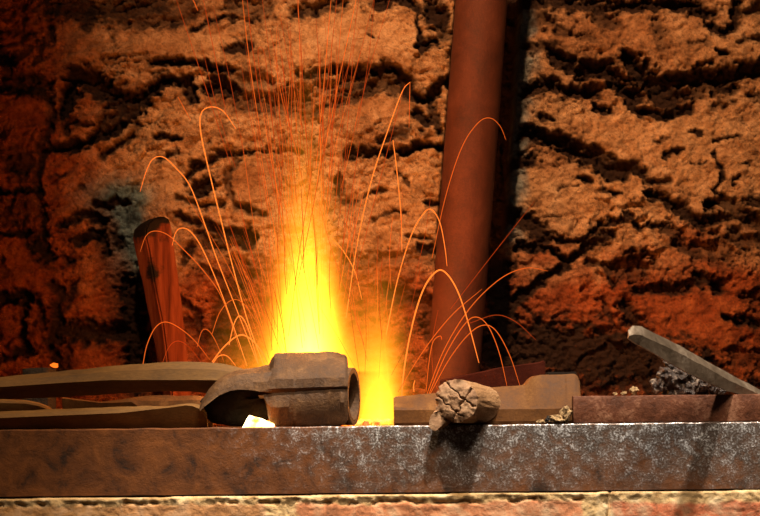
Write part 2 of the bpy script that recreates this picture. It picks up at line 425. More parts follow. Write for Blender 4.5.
def stone_material():
    m, nt, out = nodes('sooty_stone')
    tc = N(nt, 'ShaderNodeTexCoord')
    v = tc.outputs['Object']

    def at(k):
        a = N(nt, 'ShaderNodeAttribute'); a.attribute_name = k
        return a.outputs['Fac']
    n1 = noise_tex(nt, v, 55, 8, 0.68, 0.4)
    n2 = noise_tex(nt, v, 420, 4, 0.7)
    base = ramp(nt, n1, [(0.28, (0.16, 0.07, 0.032)), (0.45, (0.46, 0.25, 0.12)), (0.66, (0.68, 0.44, 0.26))])
    base = mix(nt, math_n(nt, 'MULTIPLY', at('pale'), 0.4), base, (0.60, 0.38, 0.20))
    base = mix(nt, math_n(nt, 'MULTIPLY', at('brown'), .8), base, ramp(nt, n1, [(.3, (.09, .032, .012)), (.5, (.25, .10, .036)), (.7, (.42, .20, .09))]))
    redc = ramp(nt, n1, [(0.3, (0.10, 0.019, 0.006)), (0.47, (0.30, 0.060, 0.013)), (0.7, (0.46, 0.125, 0.032))])
    greyc = ramp(nt, n1, [(0.3, (0.04, 0.06, 0.07)), (0.55, (0.16, 0.25, 0.29)), (0.72, (0.32, 0.40, 0.42))])
    c = mix(nt, at('red'), base, redc)
    c = mix(nt, at('grey'), c, greyc)
    sf = math_n(nt, 'MULTIPLY', at('soot_shade'), math_n(nt, 'ADD', math_n(nt, 'MULTIPLY', n2, 0.5), 0.92), True)
    c = mix(nt, sf, c, (0.024, 0.0095, 0.005))  # one dark tone serves real stains and painted shade
    sp = math_n(nt, 'MULTIPLY', math_n(nt, 'SUBTRACT', 0.45, n2), 4.5, True)
    c = mix(nt, sp, c, (0.05, 0.022, 0.012))
    # dirt-filled hairline cracks and pocks
    n5 = noise_tex(nt, v, 95, 7, 0.75, 1.2)
    ln = math_n(nt, 'SUBTRACT', 1.0, math_n(nt, 'MULTIPLY', math_n(nt, 'ABSOLUTE', math_n(nt, 'SUBTRACT', n5, .47)), 34.0), True)
    ln = math_n(nt, 'MULTIPLY', ln, math_n(nt, 'ADD', math_n(nt, 'MULTIPLY', at('rough'), .45), .2))
    c = mix(nt, ln, c, (.03, .013, .007))
    p = N(nt, 'ShaderNodeBsdfPrincipled')
    p.inputs['Roughness'].default_value = 0.85
    p.inputs['Specular IOR Level'].default_value = 0.25
    nt.links.new(c, p.inputs['Base Color'])
    b1 = bump(nt, n5, 0.8, 0.004, bump(nt, n1, 0.7, 0.005))
    b2 = bump(nt, n2, 0.9, 0.0018, b1)
    nt.links.new(b2, p.inputs['Normal'])
    nt.links.new(p.outputs['BSDF'], out.inputs['Surface'])
    return m


wall = grid_mesh('wall_back', W, nx, ny, dict(soot_shade=soot_shade, red=red, grey=grey, pale=pale, brown=brown, rough=rough), stone_material())
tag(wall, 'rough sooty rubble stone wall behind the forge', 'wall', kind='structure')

# ================================================================== FRONT BRICKWORK
X, Y, W = px_grid(-340, 1100, 482, 800, 1.6, 0.001)
ny, nx = X.shape
tilt = (X - 380) * -0.0115
Yl = Y - tilt
jw = fbm(X / 16, Y / 16, 4, 3)
top_j = 503 + 4.5 * fbm(X / 24, X / 90, 3, 5) + 3 * (X > 600) - 1.5 * (X < 260)
mort = 1 - sstep(-1.5, 2.0, Yl - top_j)
course, gap = 100.0, 13.0
for k in range(4):
    yb = 503 + k * (course + gap)
    off = 0 if k % 2 == 0 else 165
    mort = np.maximum(mort, 1 - sstep(gap / 2 - 2, gap / 2 + 2, np.abs(Yl - (yb + course + gap / 2)) + 3 * jw))
    row = (Yl > yb - 30) & (Yl < yb + course + gap / 2)
    for xj, jwid in [(-46 + off, 12), (282 + off, 15), (597 + off, 15), (925 + off, 12), (-370 + off, 12)]:
        v = 1 - sstep(jwid - 2, jwid + 2, np.abs(X - xj) + 5 * jw)
        mort = np.maximum(mort, np.where(row, v, 0))
bh = 0.9 * (1 - mort) + 0.7 * ridged(X / 9, Y / 7, 3, 8) * (0.6 + mort * 0.8) + 1.5 * fbm(X / 30, Y / 30, 3, 4)
lip = np.exp(-((Yl - 496) / 4.5) ** 2)
bh += lip * (0.9 + 1.8 * fbm(X / 12, Y / 6, 3, 15)) * (X < 640)
crack = np.exp(-((Yl - top_j + 1) / 1.4) ** 2) * sstep(-.1, .1, fbm(X / 30, X / 30, 2, 33)) * (X < 590)
bh -= 3.0 * crack + 5 * np.exp(-((X - 609 - 2.5 * jw) / 1.6) ** 2)
bh = np.where(Yl > 494, bh, 0) - 14 * (1 - sstep(492.8, 494.6, Yl)) + 1.2
W[..., 1] -= bh * 0.001
hue = np.clip(0.15 + 0.42 * sstep(255, 300, X) + 0.43 * sstep(585, 610, X) - 0.5 * sstep(100, 250, 250 - X), 0, 1)


def brick_material():
    m, nt, out = nodes('old_brick')
    tc = N(nt, 'ShaderNodeTexCoord'); v = tc.outputs['Object']

    def at(k):
        a = N(nt, 'ShaderNodeAttribute'); a.attribute_name = k
        return a.outputs['Fac']
    n1 = noise_tex(nt, v, 70, 8, 0.65, 0.3); n2 = noise_tex(nt, v, 500, 4, 0.7)
    b = ramp(nt, at('hue'), [(0.0, (0.42, 0.23, 0.09)), (0.5, (0.50, 0.21, 0.10)), (1.0, (0.50, 0.15, 0.07))])
    b = mix(nt, math_n(nt, 'MULTIPLY', math_n(nt, 'SUBTRACT', n1, 0.45), 4.0, True), b, (0.55, 0.36, 0.22))
    b = mix(nt, math_n(nt, 'MULTIPLY', math_n(nt, 'SUBTRACT', 0.46, n1), 5.0, True), b, (0.18, 0.09, 0.05))
    mo = ramp(nt, n1, [(0.3, (0.28, 0.165, 0.065)), (0.5, (0.57, 0.40, 0.20)), (0.7, (0.76, 0.62, 0.40))])
    c = mix(nt, at('mortar'), b, mo)
    c = mix(nt, math_n(nt, 'MULTIPLY', math_n(nt, 'SUBTRACT', 0.42, n2), 4.0, True), c, (0.10, 0.06, 0.03))
    p = N(nt, 'ShaderNodeBsdfPrincipled')
    p.inputs['Roughness'].default_value = 0.9
    p.inputs['Specular IOR Level'].default_value = 0.2
    nt.links.new(c, p.inputs['Base Color'])
    nt.links.new(bump(nt, n2, 0.7, 0.001, bump(nt, n1, 0.6, 0.002)), p.inputs['Normal'])
    nt.links.new(p.outputs['BSDF'], out.inputs['Surface'])
    return m


bw = grid_mesh('wall_front', W, nx, ny, dict(mortar=np.clip(mort, 0, 1), hue=hue), brick_material())
tag(bw, 'old brick face of the forge with pale mortar under the steel edge', 'wall', kind='structure')

# ================================================================== METALS
M_plate = None


def plate_material():
    m, nt, out = nodes('worn_steel_plate')
    tc = N(nt, 'ShaderNodeTexCoord'); v = tc.outputs['Object']
    sx = N(nt, 'ShaderNodeSeparateXYZ'); nt.links.new(v, sx.inputs[0])
    n1 = noise_tex(nt, v, 45, 8, 0.65, 0.5); n2 = noise_tex(nt, v, 640, 5, 0.7); n4 = noise_tex(nt, v, 22, 5, .6, .6); n3 = noise_tex(nt, v, 120, 6, 0.65, 0.4)
    # rust takes over towards the left end
    g = N(nt, 'ShaderNodeMapRange')
    g.inputs['From Min'].default_value = -0.14; g.inputs['From Max'].default_value = 0.02
    nt.links.new(sx.outputs[0], g.inputs['Value'])
    steel = math_n(nt, 'ADD', math_n(nt, 'MULTIPLY', g.outputs[0], 0.95), math_n(nt, 'MULTIPLY', math_n(nt, 'SUBTRACT', n3, 0.5), 2.6), True)
    top_sheen = N(nt, 'ShaderNodeMapRange')       # light catching the top edge, painted in as brighter metal
    top_sheen.inputs['From Min'].default_value = -.05; top_sheen.inputs['From Max'].default_value = 0
    top_sheen.inputs['To Min'].default_value = .25; top_sheen.inputs['To Max'].default_value = 1.15
    nt.links.new(sx.outputs[2], top_sheen.inputs['Value'])
    steel = math_n(nt, 'MULTIPLY', math_n(nt, 'MULTIPLY', steel, g.outputs[0]), math_n(nt, 'ADD', top_sheen.outputs[0], math_n(nt, 'MULTIPLY', math_n(nt, 'SUBTRACT', n4, .5), 2.2)), True)
    rust = ramp(nt, n1, [(0.34, (0.016, 0.008, 0.005)), (0.45, (0.085, 0.028, 0.007)), (0.7, (0.18, 0.060, 0.013))])
    spk = math_n(nt, 'ADD', math_n(nt, 'ADD', n2, math_n(nt, 'MULTIPLY', math_n(nt, 'SUBTRACT', n3, .5), .75)), math_n(nt, 'MULTIPLY', math_n(nt, 'ADD', sx.outputs[2], .026), 1.6))
    grey = ramp(nt, spk, [(0.36, (0.085, 0.055, 0.040)), (0.53, (0.165, 0.135, 0.12)), (0.60, (0.30, 0.285, 0.285)), (0.70, (0.80, 0.82, 0.86))])  # palest specks are glints painted into the colour
    p = N(nt, 'ShaderNodeBsdfPrincipled')
    nt.links.new(mix(nt, steel, rust, grey), p.inputs['Base Color'])
    nt.links.new(math_n(nt, 'MULTIPLY', steel, 0.65), p.inputs['Metallic'])
    r = math_n(nt, 'SUBTRACT', 0.72, math_n(nt, 'MULTIPLY', steel, 0.34))
    nt.links.new(r, p.inputs['Roughness'])
    p.inputs['Specular IOR Level'].default_value = .25
    b = bump(nt, n1, 0.4, 0.0012)
    b = bump(nt, n3, 0.5, 0.0015, b)
    b = bump(nt, n2, 0.5, 0.0008, b)
    nt.links.new(b, p.inputs['Normal'])
    nt.links.new(p.outputs['BSDF'], out.inputs['Surface'])
    return m


M_plate = plate_material()
M_pipe = surface('rusted_pipe', (0.03, 0.008, 0.004), (0.082, 0.020, 0.0085), (0.14, 0.040, 0.019), 28, (0.6, 0.85), 0.15, 0.35, 0.0006, 0.5, 600)
M_forged = surface('forged_scale_steel', (0.018, 0.008, 0.004), (0.075, 0.035, 0.012), (0.18, 0.094, 0.038), 60, (0.55, 0.8), 0.0, 0.3, 0.0012, 0.6, 500)
M_bar = surface('brown_bar_iron', (0.06, 0.030, 0.009), (0.145, 0.074, 0.021), (0.24, 0.135, 0.048), 40, (0.6, 0.85), 0.0, 0.25, 0.0006, 0.5, 600, (0.4, 1, 1))
M_hammer = surface('rusty_hammer_steel', (0.04, 0.014, 0.003), (0.105, 0.040, 0.008), (0.20, 0.094, 0.028), 45, (0.6, 0.85), 0.0, 0.2, 0.0006, 0.5, 500)
M_rail = surface('red_brown_steel', (0.030, 0.010, 0.005), (0.115, 0.036, 0.014), (0.30, 0.145, 0.08), 70, (0.4, 0.7), 0.1, 0.35, 0.0008, 0.6, 420)
M_flat = surface('grey_flat_steel', (0.07, 0.052, 0.035), (0.17, 0.125, 0.085), (0.36, 0.29, 0.22), 55, (0.4, 0.65), 0.5, 0.5, 0.0008, 0.4, 350)
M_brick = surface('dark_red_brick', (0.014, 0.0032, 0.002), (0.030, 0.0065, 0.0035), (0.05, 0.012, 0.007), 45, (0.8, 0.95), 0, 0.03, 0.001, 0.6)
M_slab = surface('ashy_firebrick', (0.03, 0.022, 0.016), (0.08, 0.06, 0.04), (0.16, 0.12, 0.08), 45, (0.8, 0.95), 0, 0.2, 0.002, 0.7)
M_clinker = surface('clinker', (0.010, 0.005, 0.004), (0.050, 0.026, 0.016), (0.50, 0.38, 0.28), 180, (0.25, 0.7), 0.1, 0.7, 0.002, 0.9, 600, pos=(.4, .52, .66))
M_ash = surface('pale_ash_bits', (0.10, 0.06, 0.03), (0.38, 0.25, 0.12), (0.62, 0.47, 0.28), 120, (0.7, 0.95), 0, 0.3, 0.002, 0.8, 500)
M_coke = surface('black_coke', (0.008, 0.006, 0.005), (0.025, 0.018, 0.014), (0.07, 0.05, 0.04), 100, (0.5, 0.9), 0, 0.4, 0.002, 0.9, 500)
M_black = surface('dull_black', (.004, .003, .002), (.010, .006, .004), (.02, .012, .008), 60, (.8, .95), 0, .15, .001, .6)  # dull black; on the lump below the claw it stands in for shade
M_wood = surface('weathered_handle_wood', (0.09, 0.042, 0.018), (0.25, 0.135, 0.06), (0.42, 0.26, 0.14), 50, (0.75, 0.95), 0, 0.2, 0.0012, 0.8, 420, (1, 0.25, 1))
M_woodend = surface('broken_wood_end', (0.09, 0.045, 0.024), (0.27, 0.16, 0.092), (0.42, 0.29, 0.18), 75, (0.8, 0.95), 0, 0.2, 0.0009, 0.6, 450)
M_post = None

# ------------------------------------------------------------------ hearth slab and steel edge


def box_bm(x0, x1, y0, y1, z0, z1, bev=0.0, seg=2):
    bm = bmesh.new()
    bmesh.ops.create_cube(bm, size=1)
    for v in bm.verts:
        v.co = Vector((x0 + (v.co.x + .5) * (x1 - x0), y0 + (v.co.y + .5) * (y1 - y0), z0 + (v.co.z + .5) * (z1 - z0)))
    if bev:
        bmesh.ops.bevel(bm, geom=bm.edges[:], offset=bev, segments=seg, affect='EDGES', profile=0.6)
    return bm


def rough_up(bm, amp, sc, seed=0, cuts=0):
    if cuts:
        bmesh.ops.subdivide_edges(bm, edges=bm.edges[:], cuts=cuts, use_grid_fill=True)
    bm.normal_update()
    for v in bm.verts:
        n = mnoise.fractal(v.co * sc + Vector((seed * 3.1, seed, 0)), 1.0, 2.0, 4)
        v.co += v.normal * n * amp


slab = bm_obj('hearth_slab', box_bm(-0.62, 0.62, 0.012, 0.48, -0.30, -0.0012), M_slab, smooth=False)
tag(slab, 'flat ash covered forge hearth', 'hearth', kind='structure')

# L-section steel edge: front web and top flange, one profile swept along x
bm = bmesh.new()
prof = [(0.0, -0.0500), (0.0, -0.0008), (0.0008, 0.0), (0.055, 0.0), (0.055, -0.006), (0.007, -0.006), (0.007, -0.0500)]
xs = np.linspace(-0.62, 0.62, 260)
rings = []
for i, x in enumerate(xs):
    ring = []
    for (yy, zz) in prof:
        dz = 0.0005 * mnoise.noise(Vector((x * 60, 0, 5))) if zz > -0.002 else 0.0004 * mnoise.noise(Vector((x * 40, 3, 1)))
        ring.append(bm.verts.new((x, yy + 0.0003 * mnoise.noise(Vector((x * 30, zz * 60, 2))), zz + dz)))
    rings.append(ring)
for a, b in zip(rings[:-1], rings[1:]):
    for j in range(len(prof)):
        k = (j + 1) % len(prof)
        bm.faces.new((a[j], b[j], b[k], a[k]))
bm.faces.new(rings[0]); bm.faces.new(list(reversed(rings[-1])))
plate = bm_obj('steel_edge', bm, M_plate, autosmooth=30)
tag(plate, 'long worn steel angle edging the brick forge, rusty at its left end', 'steel edge')

# ------------------------------------------------------------------ pipe


def tube_between(a, b, ra, rb=None, seg=48, rings_n=30, wall_t=0.0, amp=0.0):
    bm = bmesh.new()
    rb = rb or ra
    d = (b - a).normalized()
    u = d.orthogonal().normalized(); w = d.cross(u)
    loops = []
    for i in range(rings_n + 1):
        t = i / rings_n
        c = a.lerp(b, t); r = ra + (rb - ra) * t
        lp = []
        for k in range(seg):
            an = 2 * math.pi * k / seg
            off = u * math.cos(an) + w * math.sin(an)
            rr = r * (1 + amp * mnoise.fractal((c + off * r) * 30, 1, 2, 3))
            lp.append(bm.verts.new(c + off * rr))
        loops.append(lp)
    if wall_t:
        for t, r in ((1, rb - wall_t), (0, ra - wall_t)):
            c = a.lerp(b, t)
            loops.append([bm.verts.new(c + (u * math.cos(2 * math.pi * k / seg) + w * math.sin(2 * math.pi * k / seg)) * r) for k in range(seg)])
        loops.append(loops[0])
    for p, q in zip(loops[:-1], loops[1:]):
        for k in range(seg):
            bm.faces.new((p[k], p[(k + 1) % seg], q[(k + 1) % seg], q[k]))
    if not wall_t:
        bm.faces.new(loops[0]); bm.faces.new(loops[-1])
    return bm


PY = 0.33
a = P(449.6, 424, PY); b = P(490.6, -120, PY)
# stand it on the slab
t = (0.0 - a.z) / (b.z - a.z); a = a + (b - a) * t
pipe = bm_obj('iron_pipe', tube_between(a, b, 0.0247, 0.0240, 64, 40, 0.003, 0.012), M_pipe)
tag(pipe, 'thick rust-red iron pipe leaning upright against the stone wall', 'pipe')

# ------------------------------------------------------------------ generic lofts


def loft(sections, closed=True):
    """Skin equal-length rings of Vectors, capping both ends."""
    bm = bmesh.new()
    rings = [[bm.verts.new(p) for p in s] for s in sections]
    n = len(rings[0])
    for p, q in zip(rings[:-1], rings[1:]):
        for k in range(n):
            bm.faces.new((p[k], p[(k + 1) % n], q[(k + 1) % n], q[k]))
    bm.faces.new(rings[0]); bm.faces.new(rings[-1])
    return bm


def resample(secs, n):
    """Linear interpolation of parameter tuples by their first entry."""
    xs = [s[0] for s in secs]
    out = []
    for x in np.linspace(xs[0], xs[-1], n):
        out.append((x, *[float(np.interp(x, xs, [s[k] for s in secs])) for k in range(1, len(secs[0]))]))
    return out


# ------------------------------------------------------------------ long bars at left


def bar(name, secs, y0, dep, mat, n=60, chamf=0.35, sway=0.0):
    """secs: (px, top, edge, bottom) rows in the photo; edge is where the lit top bevel meets the front."""
    rows = []
    for (px, top, edge, bot) in resample(secs, n):
        t = (px - secs[0][0]) / (secs[-1][0] - secs[0][0])
        y = y0 + sway * t
        pt = P(px, top, y + dep * .4); pe = P(px, edge, y); pb = P(px, bot, y + dep * .12)
        z_top, z_e, z_b = pt.z, pe.z, pb.z
        x = pe.x
        mid = (z_top + z_b) / 2
        rows.append([Vector((x, y + dep * .55, z_b)), Vector((x, y + dep * .30, z_b + (z_e - z_b) * .40)), Vector((x, y, z_e)), Vector((x, y + dep * .12, z_e + (z_top - z_e) * .6)),
                     Vector((x, y + dep * .4, z_top)), Vector((x, y + dep * .75, z_top - (z_top - z_e) * .15)), Vector((x, y + dep, mid)), Vector((x, y + dep * .75, z_b))])
    bm = loft(rows)
    rough_up(bm, 0.0006, 60, 3)
    return bm


upper_bar = bm_obj('tong_arm', bar('b', [(-190, 387, 397, 405), (-90, 382, 392, 401), (0, 377, 387, 399), (60, 371.5, 383, 397), (110, 366, 380, 393.5), (150, 363, 380, 391.5), (185, 361, 380, 391), (215, 362.5, 380, 394), (240, 367.5, 383, 400), (255, 374, 388, 402)],
                       0.052, 0.020, M_bar), M_bar, autosmooth=25)
tag(upper_bar, 'thick brown iron tong arm lying uppermost at left, running under the forged tool head', 'tongs')
lower_bar = bm_obj('tong_arm', bar('b', [(-190, 419, 425, 432), (-90, 416, 422, 430.6), (0, 411.5, 418, 429.6), (60, 409, 415.5, 429), (120, 406.5, 413, 428.4), (165, 406, 408, 428), (190, 403, 405, 427.8), (200, 405, 409, 427.3), (206, 412, 416, 427)],
                       0.022, 0.018, M_bar), M_bar, autosmooth=25)
tag(lower_bar, 'thin straight iron tong arm lying lowest, along the steel edge at left', 'tongs')
# rounded end of a flat bar behind
bm = bar('b', [(-90, 400, 404, 428), (0, 399.5, 403, 428), (25, 400, 403.5, 428), (38, 402.5, 406, 428), (47, 406, 409, 428), (53, 411, 414, 428)], 0.085, 0.012, M_bar, 40)
short_bar = bm_obj('flat_bar', bm, M_bar, autosmooth=25)
tag(short_bar, 'flat iron bar with a rounded end, tucked between the two tong arms at far left', 'iron bar')
bm = bar('b', [(62, 397, 398, 428), (100, 402, 403, 428), (132, 398, 402, 428), (142, 396, 409, 428), (165, 395, 410, 428), (196, 396, 406, 428), (212, 399, 408, 428)], 0.10, 0.016, M_bar, 40)
back_bar = bm_obj('flat_bar', bm, M_hammer, autosmooth=25)
tag(back_bar, 'rust-brown flat bar glimpsed in the gap between the tong arms, left of the tool head', 'iron bar')

# ------------------------------------------------------------------ forged tool head
tool = empty('tool_head', P(290, 427, 0.03))
tag(tool, 'dark forged iron tool head with open socket, in front of the tall flame', 'tool head')
TY = 0.008


def tool_sections():
    # px, top, front ridge, crease, lower front, bottom, y offset
    secs = [(258, 367, 378, 390, 394, 397, .004), (264, 366, 377, 390, 394, 398, .002), (266, 365.5, 376, 389.5, 395, 410, .001), (267.5, 364.5, 376, 389.5, 396, 420, .001), (270, 358, 375, 389, 397, 425, .0005), (273, 352.8, 374, 388.5, 397, 426, 0), (277, 352, 373, 388.5, 397, 427, 0),
            (300, 351.8, 373, 388, 395, 427, 0), (325, 351.5, 372, 386.5, 392, 426.7, 0), (337, 352, 372, 386, 390, 426.2, 0), (345, 354.5, 372, 385.8, 390, 424, 0), (347.5, 357, 372, 386, 390, 420, .001)]
    rows = []
    for (px, t, r, c, l, bt, yo) in resample(secs, 90):
        y = TY + yo
        x = P(px, 400, y).x
        z = lambda v, yy: P(px, v, yy).z
        rows.append([Vector((x, y + .010, z(bt, y + .010))), Vector((x, y + .0055, z(bt - (bt - l) * .2, y))), Vector((x, y + .0012, z(l + (bt - l) * .35, y))), Vector((x, y + .0022, z(l, y))), Vector((x, y + .0030, z((l + c) / 2, y))),
                     Vector((x, y + .0005, z(c, y))), Vector((x, y + .002, z(r + 6, y))), Vector((x, y + .010, z(r - 6, y + .01))), Vector((x, y + .026, z(t + 1, y + .026))), Vector((x, y + .034, z(t, y + .034))),
                     Vector((x, y + .050, z(t + 5, y + .05))), Vector((x, y + .056, z((t + bt) / 2, y + .056))), Vector((x, y + .045, z(bt, y + .045)))])
    return rows


bm = loft(tool_sections())
rough_up(bm, 0.0012, 45, 5); rough_up(bm, 0.0004, 160, 9)
bm_obj('body', bm, M_forged, tool, autosmooth=28)
# claw: swept profile from the body down to a blunt point
rows = []
top = [(272, 365.5), (260, 366.8), (247, 368.5), (235, 371), (225, 375), (216, 381), (208, 390), (202, 400), (199, 408)]
bot = [(272, 391), (260, 391.5), (249, 390), (239, 389.5), (230, 391), (220, 395), (211, 401), (204, 407), (200, 411)]
tt = np.linspace(0, 1, len(top))
for s in np.linspace(0, 1, 64):
    ax, ay = np.interp(s, tt, [p[0] for p in top]), np.interp(s, tt, [p[1] for p in top])
    bx, by = np.interp(s, tt, [p[0] for p in bot]), np.interp(s, tt, [p[1] for p in bot])
    y = TY + 0.001 + 0.001 * s
    dpt = 0.046 * (1 - s * .45)
    A0 = P(ax, ay, y + dpt * .45); A1 = P(ax * .75 + bx * .25, ay * .75 + by * .25, y + dpt * .15)
    B1 = P(bx, by, y); B0 = P(bx, by, y + dpt)
    C0 = P(ax, ay, y + dpt * .8)
    Mx = (A1 + B1) / 2; Mx.y = y + dpt * .03
    rows.append([B1, Mx, A1, A0, C0, Vector((C0.x, y + dpt, (C0.z + B0.z) / 2)), B0])
bm = loft(rows)
rough_up(bm, 0.0006, 60, 2)
bm_obj('claw', bm, M_forged, tool, autosmooth=28)
# socket ring, its open mouth facing right and a little towards the viewer
c0 = P(322, 397, TY + .034); c1 = P(350.5, 397, TY + .030)
c0.z = c1.z
r = abs(P(350, 367.5, TY + .03).z - P(350, 425, TY + .03).z) / 2
ax = Vector((1, -0.22, 0)).normalized()
c1 = Vector((P(354, 396.5, TY + .032).x, TY + .032, r + 0.0008))
bm = tube_between(c1 - ax * .03, c1, r, r, 48, 12, 0.0042, 0.03)
for v in bm.verts: v.co.y = c1.y + (v.co.y - c1.y) * .95
bm_obj('socket', bm, M_forged, tool)

# ------------------------------------------------------------------ sledgehammer with burnt stub of handle
ham = empty('sledgehammer', P(488, 425, 0.03))
tag(ham, 'rusty sledgehammer head with the broken stub of its wooden handle pointing out over the edge', 'hammer')
HY = 0.010
secs = [(394, 398, 409, 427), (396, 396.5, 409, 427), (440, 393, 409, 426), (478, 388.5, 408.5, 425.5), (520, 386, 408, 425), (527, 385.2, 408, 425), (531, 380, 408, 425), (536, 376.5, 408, 424.5), (545, 375, 408, 424.5), (576, 374, 407, 424), (579, 375.5, 406, 424), (581, 381, 405, 424)]
rows = []
for (px, t, e, bt) in resample(secs, 110):
    y = HY; x = P(px, 400, y).x
    k = float(np.interp(px, [508, 540], [0, 1]))
    z = lambda v, yy: P(px, v, yy).z
    yb = float(np.interp(px, [394, 480, 510, 540, 581], [.016, .016, .016, .010, .010]))
    rows.append([Vector((x, y + .002, z(bt, y))), Vector((x, y, z(bt - 4, y))), Vector((x, y, z(e + 1.0, y))), Vector((x, y + .0012, z(e - 1.5, y))), Vector((x, y + yb * .9, z(t + 1.5, y + yb))), Vector((x, y + yb, z(t, y + yb))),
                 Vector((x, y + .040, z(t, y + .04))), Vector((x, y + .052, z(e, y + .05))), Vector((x, y + .052, z(bt - 3, y + .05))), Vector((x, y + .045, z(bt, y + .045)))])
bm = loft(rows)
rough_up(bm, 0.0006, 50, 8)
bm_obj('head', bm, M_hammer, ham, autosmooth=25)

# handle stub: tapered, grained cylinder with a ragged end
e_c = P(456, 400.5, -0.017)
far = Vector((P(482, 405, HY + .004).x, HY + .012, P(478, 405, HY).z))
d = (far - e_c).normalized(); u = Vector((0, 0, 1)); u = (u - d * u.dot(d)).normalized(); w = d.cross(u)
bm = bmesh.new(); loops = []
SEG = 120
R0 = 0.0160
for i in range(26):
    tq = i / 25
    c = e_c.lerp(far, tq)
    lp = []
    for k in range(SEG):
        an = 2 * math.pi * k / SEG
        rr = R0 * (1.04 - 0.06 * tq) * (1 + .05 * math.cos(2 * an + .6))
        rr *= 1 + 0.07 * mnoise.noise(Vector((math.cos(an) * 3, math.sin(an) * 3, 1.7 + tq))) + .03 * mnoise.noise(Vector((an * 9, tq * 2, 4)))
        ragged = 0.0
        if i < 4:
            ragged = (1 - i / 4) * (0.0045 * mnoise.noise(Vector((math.cos(an) * 2.2, math.sin(an) * 2.2, 8))) + .0025 * mnoise.noise(Vector((an * 7, 0, 3))))
        lp.append(bm.verts.new(c + (u * math.sin(an) + w * math.cos(an)) * rr + d * ragged))
    loops.append(lp)
for p, q in zip(loops[:-1], loops[1:]):
    for k in range(SEG): bm.faces.new((p[k], p[(k + 1) % SEG], q[(k + 1) % SEG], q[k]))
bm.faces.new(loops[-1])
rim = [v.co.copy() for v in loops[0]]
stub = bm_obj('handle_stub', bm, M_wood, ham, autosmooth=50)
stub['label'] = 'broken weathered wooden handle stub'
# broken end face with splits
bm = bmesh.new(); NR = 44; prev = None
cen = sum(rim, Vector()) / len(rim)
for i in range(NR, -1, -1):
    s = i / NR
    if i == 0:
        ring = [bm.verts.new(cen - d * .002)]
    else:
        ring = []
        for k in range(SEG):
            q0 = rim[k] - cen; ax_ = d * q0.dot(d)
            p = cen + (q0 - ax_) * s + ax_ * s ** 8
            if i < NR:
                q = p - cen; a1, b1 = q.dot(u) / R0, q.dot(w) / R0
                hgt = .0030 * (1 - s ** 4) + 0.0011 * mnoise.fractal(Vector((a1 * 2.2, b1 * 2.2, 3)), 1, 2, 4) * (1 - s ** 8)
                # fibrous splits running across the face
                for (m0, n0, off0, wd, dp) in [(.80, .6, .34, .028, .0030), (-.55, .83, .40, .030, .0028), (.80, .6, -.38, .022, .0016)]:
                    dist0 = abs(a1 * m0 + b1 * n0 - off0 + .12 * mnoise.noise(Vector((a1 * 4, b1 * 4, off0))))
                    hgt -= dp * math.exp(-(dist0 / wd) ** 2) * (1 - s ** 12)
                p = p - d * hgt
            ring.append(bm.verts.new(p))
    if prev is not None:
        if len(ring) == 1:
            for k in range(SEG): bm.faces.new((prev[k], prev[(k + 1) % SEG], ring[0]))
        else:
            for k in range(SEG): bm.faces.new((prev[k], prev[(k + 1) % SEG], ring[(k + 1) % SEG], ring[k]))
    prev = ring
o = bm_obj('broken_end', bm, M_woodend, stub, autosmooth=60)
o.matrix_parent_inverse = Matrix.Identity(4)
# splinter hanging at the lower left of the stub, tied back into it
path = [(P(437, 420.5, -.013), .0050, .0080), (P(439.5, 420, -.009), .0062, .0088), (P(446, 416, -.002), .0056, .0075), (P(456, 410, .004), .0045, .006)]
rows = []
pp = [p[0] for p in path]
for i, (c, rx, rz) in enumerate(path):
    row = []
    for k in range(28):
        an = 2 * math.pi * k / 28
        q = Vector((math.cos(an) * rx, 0, math.sin(an) * rz))
        q = Matrix.Rotation(math.radians(25), 3, 'Y') @ q
        q *= 1 + .16 * mnoise.noise(Vector((math.cos(an) * 2, i * .6, math.sin(an) * 2)))
        row.append(c + q + Vector((0, .002 * mnoise.noise(Vector((an * 3, i, 1))), 0)))
    rows.append(row)
bm = loft(rows)
bmesh.ops.subdivide_edges(bm, edges=bm.edges[:], cuts=1, use_grid_fill=True)
rough_up(bm, .0010, 120, 4)
sp = bm_obj('splinter', bm, M_woodend, stub, autosmooth=60)
sp.matrix_parent_inverse = Matrix.Identity(4)

# ------------------------------------------------------------------ square bar at right
RY = 0.004
za = P(667, 395, RY).z; zb = 0.0006
x0 = P(573, 408, RY).x
bm = box_bm(x0, 0.56, RY, RY + .024, zb, za, 0.0014, 2)
bmesh.ops.subdivide_edges(bm, edges=[e for e in bm.edges if e.calc_length() > .05], cuts=60, use_grid_fill=True)
rough_up(bm, .0003, 90, 2)
rail = bm_obj('square_bar', bm, M_rail, autosmooth=25)
tag(rail, 'square reddish-brown steel bar lying along the edge at right, its sawn end by the hammer', 'steel bar')

# ------------------------------------------------------------------ leaning flat bar
ctrl = [(775, 397, 397, 0), (755, 386.5, 388, 0), (728, 372.5, 375, 0), (692, 352, 355, 0), (664, 337, 341, 0), (642, 326.5, 331, 0), (634, 326.5, 331, 0), (629, 331, 333.5, 0)]
low = {775: 402, 755: 398, 728: 391, 692: 374.5, 664: 358.5, 642: 346, 634: 341.5, 629: 338}
rows = []
tip_th = [1, 1, 1, 1, 1, 1, .8, .5]
for (px, tp, ed, y), th in zip(ctrl, tip_th):
    lo = low[px]
    y = .004 - .1235 * ((755 - px) / 127.0 - .157)
    T = P(px, tp, y + .004); E = P(px, ed + 4.5 * th, y); L = P(px - 1, lo, y)
    dp = .0055 * th
    rows.append([L, E, T + Vector((0, .003, 0.0)), T + Vector((0, dp + .001, 0.0004)), E + Vector((0, dp + .002, 0)), L + Vector((0, dp + .001, 0))])
